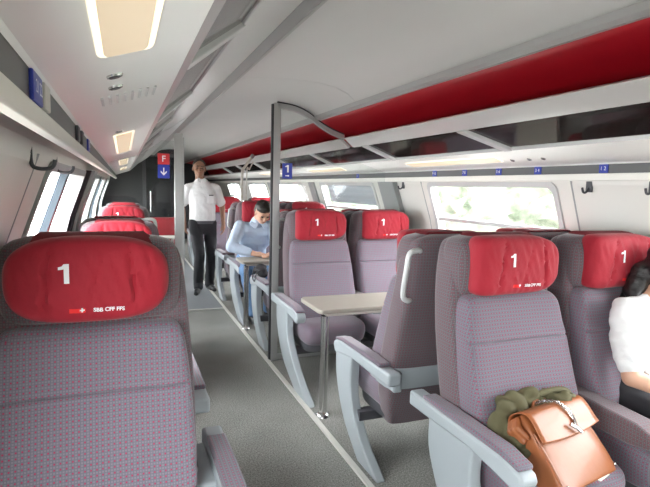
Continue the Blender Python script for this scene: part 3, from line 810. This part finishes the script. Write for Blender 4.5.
def hand(B, wrist, direction, palm_n, s=1.0, left=False, curl=.5, thin=1.0):
    """palm, four unequal bent fingers and a thumb from the side of the palm"""
    d = Vector(direction).normalized(); n = Vector(palm_n); n = (n - n.dot(d)*d).normalized(); u = d.cross(n)*(1 if left else -1); w0 = Vector(wrist)
    P = lambda a, b, c: w0 + (d*a + u*b + n*c)*s
    B.cap([P(0, 0, 0), P(.045, 0, 0)], [.026*s, .030*s]); B.cap([P(.03, -.022, 0), P(.085, -.026, 0)], [.017*s, .014*s]); B.cap([P(.03, .02, 0), P(.085, .022, 0)], [.018*s, .015*s])
    B.cap([P(.04, 0, 0), P(.088, 0, 0)], [.019*s, .016*s])
    for b, L in ((-.030, .058), (-.010, .072), (.011, .078), (.031, .068)):
        a1 = curl*.6; a2 = curl*1.3; a3 = curl*1.9
        p0 = P(.082, b, 0); q = [p0]
        for l_, an in ((.42*L, a1), (.32*L, a2), (.26*L, a3)):
            q.append(q[-1] + (d*math.cos(an) + n*math.sin(an))*l_*s)
        B.cap(q, [.0095*s, .009*s, .0082*s, .007*s], 10)
    B.cap([P(.02, .026, .004), P(.045, .048, .014), P(.072, .056, .022), P(.092, .054, .03)], [.015*s, .0125*s, .0105*s, .0085*s], 10)
def head(B, c, tilt=0, yaw=0, s=1.0):
    """skull, jaw, nose, ears, brow; face looks to -y; returns transform"""
    M = Matrix.Translation(c) @ Euler((R_(tilt), 0, R_(yaw))).to_matrix().to_4x4() @ Matrix.Scale(s, 4)
    def E(p, r, rot=(0, 0, 0)):
        m = M @ Matrix.Translation(p) @ Euler([R_(a) for a in rot]).to_matrix().to_4x4() @ Matrix.Diagonal((*r, 1))
        bmesh.ops.create_icosphere(B.bm, subdivisions=3, radius=1, matrix=m)
    E((0, .012, .03), (.074, .092, .085)); E((0, -.02, -.03), (.062, .070, .075)); E((0, -.040, -.075), (.040, .042, .034))
    E((0, -.085, .030), (.048, .014, .012)); E((0, -.098, -.012), (.011, .018, .026), (-18, 0, 0)); E((0, -.104, -.028), (.016, .014, .009))
    E((0, -.082, -.056), (.026, .014, .010)); E((-.036, -.072, -.02), (.02, .016, .018)); E((.036, -.072, -.02), (.02, .016, .018))
    for sx in (-1, 1): E((sx*.076, .008, -.008), (.008, .018, .031), (10, 0, sx*18))
    return M
def face(M, skin_parent, lipm=None):
    for sx in (-1, 1):
        b = bmesh.new(); bmesh.ops.create_icosphere(b, subdivisions=2, radius=.0105, matrix=M @ Matrix.Translation((sx*.030, -.0855, .008)) @ Matrix.Diagonal((1.25, .5, .62, 1)))
        obj('eye', b, EYEW, skin_parent)
        obj('eyebrow', tube([M @ Vector(p) for p in ((sx*.014, -.099, .026), (sx*.030, -.101, .031), (sx*.048, -.090, .026))], .0036, 6), HAIRB, skin_parent)
    obj('mouth', tube([M @ Vector(p) for p in ((-.022, -.090, -.054), (-.008, -.0975, -.052), (.008, -.0975, -.052), (.022, -.090, -.054))], [.002, .0045, .0045, .002], 8), LIP, skin_parent)
def shoe(parent, ankle, dirn=(0, -1, 0), m=None):
    a = Vector(ankle); d = Vector(dirn).normalized(); yaw = math.atan2(d.x, -d.y)
    B = Blob(); M = Matrix.Translation((a.x, a.y, a.z)) @ Matrix.Rotation(yaw, 4, 'Z')
    q = [(0, .045, .035), (0, -.02, .04), (0, -.11, .03), (0, -.18, .022)]
    B.cap([M @ Vector(p) for p in q], [.040, .044, .042, .030]); B.cap([M @ Vector((0, .02, .05)), M @ Vector((0, .025, .10))], [.042, .045])
    o = B.build('shoe', m or SHOE, parent, .007, 4)
    z0 = min(v.co.z for v in o.data.vertices)
    for v in o.data.vertices: v.co.z = max(v.co.z, a.z+.001)
    return o

def standing_man():
    t = thing('person', 'standing man in white short sleeve shirt and black trousers walking up the aisle', 'person', (.99, 6.95, 0))
    s = 1.0
    LA, RA = (.11, .10, .09), (-.07, -.10, .09)         # ankles; image-left leg is back
    LK, RK = (.115, -.03, .50), (-.06, -.14, .50)
    LH, RH = (.095, 0, .93), (-.095, -.02, .93)
    LS, RS = (.175, 0, 1.435), (-.185, 0, 1.43)
    LE, RE = (.27, .03, 1.17), (-.265, .04, 1.17)
    LW, RW = (.275, -.04, .93), (-.25, -.10, .95)
    B = Blob()
    M = head(B, (-.045, -.02, 1.668), 4, -4, 1.06)
    B.cap([(-.03, .015, 1.50), (-.04, 0, 1.62)], [.062, .056])
    B.sec([(0, 0, .90, .15, .10), (0, 0, 1.05, .14, .095), (0, 0, 1.25, .16, .10), (0, 0, 1.38, .14, .085), (-.01, 0, 1.47, .06, .05)])
    for H_, K, A in ((LH, LK, LA), (RH, RK, RA)): B.cap([H_, K, A], [.085, .056, .040]); B.cap([A, (A[0], A[1]-.05, .045)], [.033, .022])
    for S_, E_, W in ((LS, LE, LW), (RS, RE, RW)): B.cap([S_, E_, W], [.040, .040, .029])
    hand(B, LW, (0, -.12, -1), (-1, 0, 0), 1, True, .45); hand(B, RW, (.05, -.2, -1), (1, 0, 0), 1, False, .45)
    body = B.build('body', SKIN_D, t, .0065, 3)
    face(M, body)
    H = Blob()
    def HE(p, r): bmesh.ops.create_icosphere(H.bm, subdivisions=3, radius=1, matrix=M @ Matrix.Translation(p) @ Matrix.Diagonal((*r, 1)))
    HE((0, .025, .055), (.078, .088, .068)); HE((0, .055, .0), (.074, .058, .07))
    H.build('hair', HAIRB, t, .007, 3)
    B = Blob()
    B.sec([(0, 0, .93, .172, .115), (0, 0, 1.02, .172, .118), (0, -.005, 1.15, .172, .122), (0, -.005, 1.30, .185, .122), (0, 0, 1.39, .18, .112), (-.005, 0, 1.455, .13, .092), (-.015, .005, 1.53, .070, .070)])
    B.cap([(.12, 0, 1.425), (.18, 0, 1.405), (.245, .02, 1.225)], [.062, .066, .068]); B.cap([(-.12, 0, 1.425), (-.19, 0, 1.40), (-.245, .025, 1.225)], [.062, .066, .068])
    sh = B.build('shirt', SHIRTW, t, .008, 4, disp=calm(.004, 1, .6, .95, .12))
    for sx in (-1, 1):
        col = loft([[Vector((-.02, -.066, 1.525)), Vector((-.02+sx*.05, -.062, 1.548)), Vector((-.02+sx*.055, -.090, 1.50)), Vector((-.02+sx*.02, -.098, 1.475))],
                    [Vector((-.02, -.060, 1.525)), Vector((-.02+sx*.05, -.055, 1.548)), Vector((-.02+sx*.055, -.082, 1.50)), Vector((-.02+sx*.02, -.090, 1.475))]])
        obj('collar', col, SHIRTW, sh)
    obj('name_badge', BX(.065, .125, -.138, -.131, 1.31, 1.325), DARK, sh, bevel=.002)
    obj('pocket', BX(.055, .135, -.131, -.124, 1.21, 1.32), SHIRTW, sh, bevel=.003)
    obj('belt', loft([[(.178*math.cos(a), .126*math.sin(a), z) for a in [2*math.pi*i/32 for i in range(32)]] for z in (.935, .975)]), DARK, t)
    B = Blob()
    B.sec([(0, 0, .80, .165, .105), (0, 0, .88, .172, .118), (0, 0, .965, .162, .112)])
    for H_, K, A in ((LH, LK, LA), (RH, RK, RA)): B.cap([H_, K, (A[0], A[1], .12)], [.098, .074, .066]); B.cap([(A[0], A[1], .2), (A[0], A[1]-.01, .09)], [.066, .064])
    B.build('trousers', BLACKC, t, .009, 3, disp=lambda c: folds(.006, 4, .6)(c) if c.z < .8 else 0)
    shoe(t, (LA[0], LA[1], 0.006), (.25, -1, 0)); shoe(t, (RA[0], RA[1], 0.006), (-.3, -1, 0))
standing_man()

def seated_man():
    t = thing('person', 'seated man in light blue shirt and jeans bending over the far table', 'person', (1.37, 5.66, 0))
    LH, RH = (.10, .02, .56), (-.10, .02, .56)
    LK, RK = (.13, -.42, .54), (-.16, -.42, .54)
    LA, RA = (.10, -.36, .09), (-.10, -.50, .09)
    LS, RS = (.185, -.12, 1.00), (-.19, -.12, 1.00)
    LE, RE = (.27, -.30, .80), (-.30, -.30, .80)
    LW, RW = (.12, -.46, .735), (-.07, -.44, .735)
    B = Blob()
    M = head(B, (.05, -.245, 1.165), 38, 6, 1.03)
    B.cap([(.01, -.12, 1.02), (.03, -.17, 1.10)], [.064, .06])
    B.cap([(0, .03, .58), (0, -.02, .78), (0, -.09, .94)], [.125, .115, .085]); B.cap([(-.12, -.11, .97), (.12, -.11, .97)], [.06, .06])
    for H_, K, A in ((LH, LK, LA), (RH, RK, RA)): B.cap([H_, K, A], [.085, .056, .040])
    for S_, E_, W in ((LS, LE, LW), (RS, RE, RW)): B.cap([S_, E_, W], [.052, .042, .029])
    hand(B, LW, (-.8, -.5, -.02), (0, 0, -1), 1, False, .3); hand(B, RW, (.8, -.45, -.02), (0, 0, -1), 1, True, .3)
    body = B.build('body', SKIN_L, t, .0065, 3)
    face(M, body)
    H = Blob()
    def HE(p, r): bmesh.ops.create_icosphere(H.bm, subdivisions=3, radius=1, matrix=M @ Matrix.Translation(p) @ Matrix.Diagonal((*r, 1)))
    HE((0, .020, .062), (.081, .096, .070)); HE((0, .055, .01), (.078, .062, .080)); HE((.01, -.045, .088), (.055, .04, .030))
    H.build('hair', HAIRB, t, .007, 3, disp=folds(.004, 3, 2))
    B = Blob()
    B.cap([(0, .03, .60), (0, -.02, .78)], [.165, .160])
    B.cap([(-.07, -.06, .86), (.07, -.06, .86)], [.135, .135]); B.cap([(-.10, -.11, .945), (.10, -.11, .945)], [.105, .105]); B.ell((0, -.10, .93), (.15, .12, .10))
    B.cap([(.0, -.12, 1.0), (.02, -.15, 1.06)], [.085, .073])
    for S_, E_, W, k in ((LS, LE, LW, 1), (RS, RE, RW, -1)):
        E2 = Vector(E_); W2 = E2.lerp(Vector(W), .72); B.cap([(S_[0]*.9, S_[1], S_[2]), E2, W2], [.074, .063, .046])
    sh = B.build('shirt', SHIRTB, t, .008, 3, disp=folds(.004, 2, .7))
    for sx in (-1, 1):
        a = M  # collar beside the neck
        obj('collar', loft([[(.02+sx*.015, -.235, 1.035), (.02+sx*.075, -.17, 1.075), (.02+sx*.10, -.205, 1.03), (.02+sx*.05, -.25, .99)], [(.02+sx*.015, -.225, 1.035), (.02+sx*.07, -.16, 1.07), (.02+sx*.095, -.195, 1.025), (.02+sx*.05, -.24, .985)]]), SHIRTB, sh)
    B = Blob()
    B.cap([(-.06, .03, .575), (.06, .03, .575)], [.14, .14])
    for H_, K, A in ((LH, LK, LA), (RH, RK, RA)): B.cap([H_, K, (A[0], A[1], .12)], [.10, .078, .062])
    B.build('trousers', JEANS, t, .009, 3, disp=folds(.005, 5, .7))
    shoe(t, (LA[0], LA[1], .006)); shoe(t, (RA[0], RA[1], .006))
seated_man()
t = thing('laptop_sleeve', 'dark blue folded pouch on the far table by the seated man', 'pouch', (1.54, 5.12, .701), R_(-8))
obj('pouch', BX(-.12, .12, -.08, .08, 0, .03), mat('navy_cloth', (.012, .018, .05), .8), t, bevel=.012, seg=3); obj('zip', tube([(-.11, -.082, .018), (.11, -.082, .018)], .003, 6), DARK, t)
# black bag on the seat across from the seated man
t = thing('handbag', 'black strappy bag lying on the armrest below the far table', 'bag', (1.19, 4.58, .62), R_(5))
B = Blob(); B.ell((0, 0, .045), (.055, .12, .045)); B.ell((.02, .04, .06), (.05, .07, .045)); B.ell((0, -.06, .03), (.05, .07, .04))
B.build('bag_body', BLACKC, t, .007, 3, disp=folds(.006, 1, 1.6))
obj('strap', tube(smoothpath([(-.04, -.08, .06), (-.065, -.06, .02), (-.068, -.02, -.05), (-.066, .04, -.02), (-.04, .08, .05)], 5), .006, 8), DARK, t)

def woman():
    t = thing('person', 'woman in white short sleeve blouse with long dark hair at the right edge', 'person', (2.12, 1.46, 0))
    LH, RH = (.10, .03, .55), (-.10, .03, .55)
    LK, RK = (.11, -.40, .56), (-.11, -.40, .56)
    LA, RA = (.10, -.40, .09), (-.10, -.42, .09)
    LS, RS = (.175, .0, .97), (-.175, .0, .97)
    LE, RE = (.22, -.07, .72), (-.205, -.08, .715)
    LW, RW = (.08, -.28, .655), (-.05, -.27, .655)
    B = Blob()
    M = head(B, (.065, -.03, 1.14), 10, 25, .97)
    B.cap([(0, .01, 1.0), (.045, -.01, 1.09)], [.052, .048])
    B.cap([(0, .03, .57), (0, .03, .76), (0, .02, .93)], [.125, .11, .115])
    for H_, K, A in ((LH, LK, LA), (RH, RK, RA)): B.cap([H_, K, A], [.08, .054, .037])
    for S_, E_, W in ((LS, LE, LW), (RS, RE, RW)): B.cap([S_, E_, W], [.048, .038, .026])
    hand(B, LW, (-.75, -.35, -.05), (0, 0, -1), .93, False, .35); hand(B, RW, (.75, -.35, -.05), (0, 0, -1), .93, True, .35)
    body = B.build('body', SKIN_L, t, .0065, 3)
    face(M, body)
    obj('earring', tube([M @ Vector((-.084, .0, -.04)), M @ Vector((-.086, 0, -.065))], [.003, .004], 6), CHROME, body)
    H = Blob()
    def HE(p, r): bmesh.ops.create_icosphere(H.bm, subdivisions=3, radius=1, matrix=M @ Matrix.Translation(p) @ Matrix.Diagonal((*r, 1)))
    HE((0, .020, .055), (.084, .098, .072)); HE((0, .055, -.01), (.082, .068, .085))
    H.cap([(-.01, .055, 1.12), (-.05, .06, 1.04), (-.085, .02, .975)], [.048, .042, .020]); H.cap([(.08, .055, 1.12), (.08, .07, .98), (.07, .07, .86)], [.05, .05, .03])
    H.cap([(.02, .075, 1.1), (-.01, .10, .96), (-.04, .11, .84)], [.05, .055, .03])
    H.build('hair', HAIR, t, .007, 3, disp=folds(.003, 3, 2))
    B = Blob()
    B.cap([(0, .03, .60), (0, .03, .76)], [.142, .13]); B.cap([(-.05, .01, .86), (.05, .01, .86)], [.115, .115]); B.cap([(-.11, .015, .955), (.11, .015, .955)], [.070, .070])
    B.cap([(-.05, .01, .975), (.05, .01, .975)], [.06, .06])
    for S_, E_ in ((LS, LE), (RS, RE)):
        E2 = Vector(S_).lerp(Vector(E_), .78); B.cap([(S_[0]*.95, S_[1], S_[2]), Vector(S_).lerp(Vector(E_), .4), E2], [.060, .068, .056])
    B.build('blouse', BLOUSE, t, .007, 3, disp=folds(.006, 6, 1.2))
    B = Blob(); B.cap([(-.05, .03, .57), (.05, .03, .57)], [.135, .135])
    for H_, K, A in ((LH, LK, LA), (RH, RK, RA)): B.cap([H_, K, (A[0], A[1], .12)], [.095, .07, .055])
    B.build('trousers', BLACKC, t, .009, 3)
    shoe(t, (LA[0], LA[1], .006)); shoe(t, (RA[0], RA[1], .006))
woman()

# tan satchel leaning on the seat back
def satchel():
    t = thing('satchel', 'tan leather satchel with flap and chain standing on the near seat', 'bag', (1.485, 1.17, .470))
    t.rotation_euler = (R_(-42), R_(1), R_(12)); t.scale = (1.02, 1.02, 1.02)
    W, Hh, D = .165, .265, .10
    lv = interp([(.0, W-.006, .0, -D), (.012, W, .006, -D-.004), (.10, W, .012, -D-.004), (.20, W-.006, .004, -D+.01), (Hh, W-.018, -.012, -D+.03), (Hh+.004, W-.03, -.02, -D+.036)], 4)
    rg = []
    for z, hw, ff, fb in lv:
        rg.append([(x, y - (.010*math.sin(x*16+z*9)*math.sin(z*14) if y < 0 else 0), z) for x, y in superell(0, -(ff+fb)/2, hw, (ff-fb)/2, 44, 8)])
    obj('bag_body', loft(rg), LEATHER, t, angle=60)
    # gusset folds on the left side
    g = Blob()
    for k in range(5): g.cap([(-W-.002, .02+.012*k, .20+.012*math.sin(k*2)), (-W-.010+.004*(k % 2), .03+.01*k, .235), (-W+.012, .03+.01*k, .262)], [.011, .013, .010], 8)
    g.build('gusset_fold', LEATHER2, t, .004, 3)
    # flap: over the top and down the front
    path = smoothpath([(0, .075, .235), (0, .070, .268), (0, .045, .283), (0, .010, .280), (0, -.022, .262), (0, -.030, .225), (0, -.030, .185), (0, -.031, .163)], 5)
    rings = []
    for i, p in enumerate(path):
        k = i/(len(path)-1); hw = W-.004 + .012*k
        rings.append([(hw*x, p.y - .004*math.cos(x*1.5), p.z - (.012*k*(1-x*x) if k > .6 else 0)) for x in [-1+2*j/16 for j in range(17)]])
    flo = obj('flap', loft(rings, closed=False, cap=False), LEATHER, t); so_ = flo.modifiers.new('th', 'SOLIDIFY'); so_.thickness = .0035
    # stitching / piping along edges
    obj('piping', tube([(-W, -.008, .012), (-W-.001, -.014, .10), (-W+.005, -.006, .20)], .0035, 6), LEATHER2, t)
    for sx, z in ((-1, .02), (1, .02)):
        b = bmesh.new(); bmesh.ops.create_icosphere(b, subdivisions=2, radius=.006, matrix=Matrix.Translation((sx*(W-.018), -.010, z))); obj('rivet', b, CHROME, t)
    # chain over the flap: a row of links
    cp = smoothpath([(-.035, .05, .293), (-.02, .01, .292), (.0, -.03, .272), (.022, -.040, .240), (.030, -.041, .205), (.022, -.041, .178)], 6)
    ch = bmesh.new()
    for i, p in enumerate(cp[:-1]):
        d = (cp[i+1]-p).normalized(); a = d.orthogonal().normalized(); b_ = d.cross(a)
        if i % 2: a, b_ = b_, a
        pts = [p + d*.0085*math.cos(q) + a*.0048*math.sin(q) for q in [2*math.pi*j/10 for j in range(11)]]
        tube(pts, .0018, 5, bm=ch)
    obj('chain', ch, CHROME, t)
    c = tube([(-.012, -.046, .186), (.006, -.048, .170), (.022, -.047, .150)], [.0065, .007, .0065], 8); obj('clasp', c, CHROME, t)
    obj('handle', tube(smoothpath([(-.05, .03, .284), (-.03, .03, .298), (.03, .03, .300), (.05, .03, .284)], 5), .005, 8), LEATHER2, t)
satchel()
# olive jacket bundled behind the satchel
t = thing('jacket', 'olive green jacket bundled between the satchel and the seat back', 'jacket', (1.44, 1.42, .468))
B = Blob()
B.ell((.0, .01, .10), (.20, .05, .12)); B.ell((-.13, -.06, .07), (.075, .09, .09), (0, 20, 0)); B.ell((.07, -.01, .18), (.14, .045, .055), (0, -4, 0)); B.ell((-.08, .0, .18), (.09, .05, .06), (0, 25, 0))
B.cap([(-.17, -.10, .04), (-.19, -.02, .11), (-.12, .02, .20), (-.02, -.01, .235)], [.03, .035, .03, .025]); B.cap([(.02, -.05, .19), (.09, -.06, .225), (.17, -.04, .20)], [.022, .026, .02])
def jf(c): return .016*(abs(math.sin(c.x*34+c.z*40+2*math.sin(c.x*14)))-.6)*math.sin(c.z*19-c.x*17+1) - .013*abs(math.cos(c.x*40-c.z*33+c.y*24+1.5*math.sin(c.z*30)))**5
B.build('jacket_cloth', OLIVE, t, .007, 2, disp=jf)
obj('jacket_collar', tube(smoothpath([(-.04, -.01, .215), (.04, -.02, .235), (.12, -.02, .235), (.17, -.02, .21)], 4), [.006]+[.012]*11+[.006], 8), OLIVE, t)
o = obj('paper_slip', BX(-.035, .035, -.03, .03, 0, .002), mat('cream_paper', (.75, .72, .62), .7), None, smooth=False); o.location = (1.54, 1.205, .469); o.rotation_euler = (0, 0, .3)
tag(o, 'cream paper slip lying in front of the tan satchel', 'paper')

# ------------------------------------------------------------------ outside
def bank():
    bm = bmesh.new(); rnd = random.Random(5); G = []
    for j in range(22):
        r = []
        for i in range(80):
            y = -14 + 44*i/79; k = j/21
            x = 7 + 3.5*k + rnd.uniform(-.25, .25); z = -3.5 + 6.2*k + rnd.uniform(-.25, .25) + .9*k*math.sin(y*.6)*math.sin(y*.23+1)
            r.append(bm.verts.new((x, y, z)))
        G.append(r)
    for j in range(21):
        for i in range(79): bm.faces.new((G[j][i], G[j][i+1], G[j+1][i+1], G[j+1][i]))
    m = bpy.data.materials.new('pale_leaves'); m.use_nodes = True; nt = m.node_tree; p = nt.nodes['Principled BSDF']; p.inputs['Roughness'].default_value = .9
    tc = nt.nodes.new('ShaderNodeTexCoord'); n = nt.nodes.new('ShaderNodeTexNoise'); n.inputs['Scale'].default_value = 1.6; n.inputs['Detail'].default_value = 7
    r = nt.nodes.new('ShaderNodeValToRGB'); r.color_ramp.elements[0].position = .36; r.color_ramp.elements[0].color = (.03, .042, .022, 1); r.color_ramp.elements[1].position = .62; r.color_ramp.elements[1].color = (.14, .15, .115, 1)
    nt.links.new(tc.outputs['Object'], n.inputs['Vector']); nt.links.new(n.outputs['Fac'], r.inputs[0]); nt.links.new(r.outputs[0], p.inputs['Base Color'])
    o = obj('hedge_bank', bm, m, None); tag(o, 'overexposed pale green bank of bushes outside the right windows', 'bushes', None, 'stuff')
bank()
o = obj('ground', BX(-30, 60, -30, 60, -3.6, -3.5), mat('pale_ballast', (.38, .36, .33), .9, noise=(3, .2)), None, smooth=False); o['kind'] = 'structure'
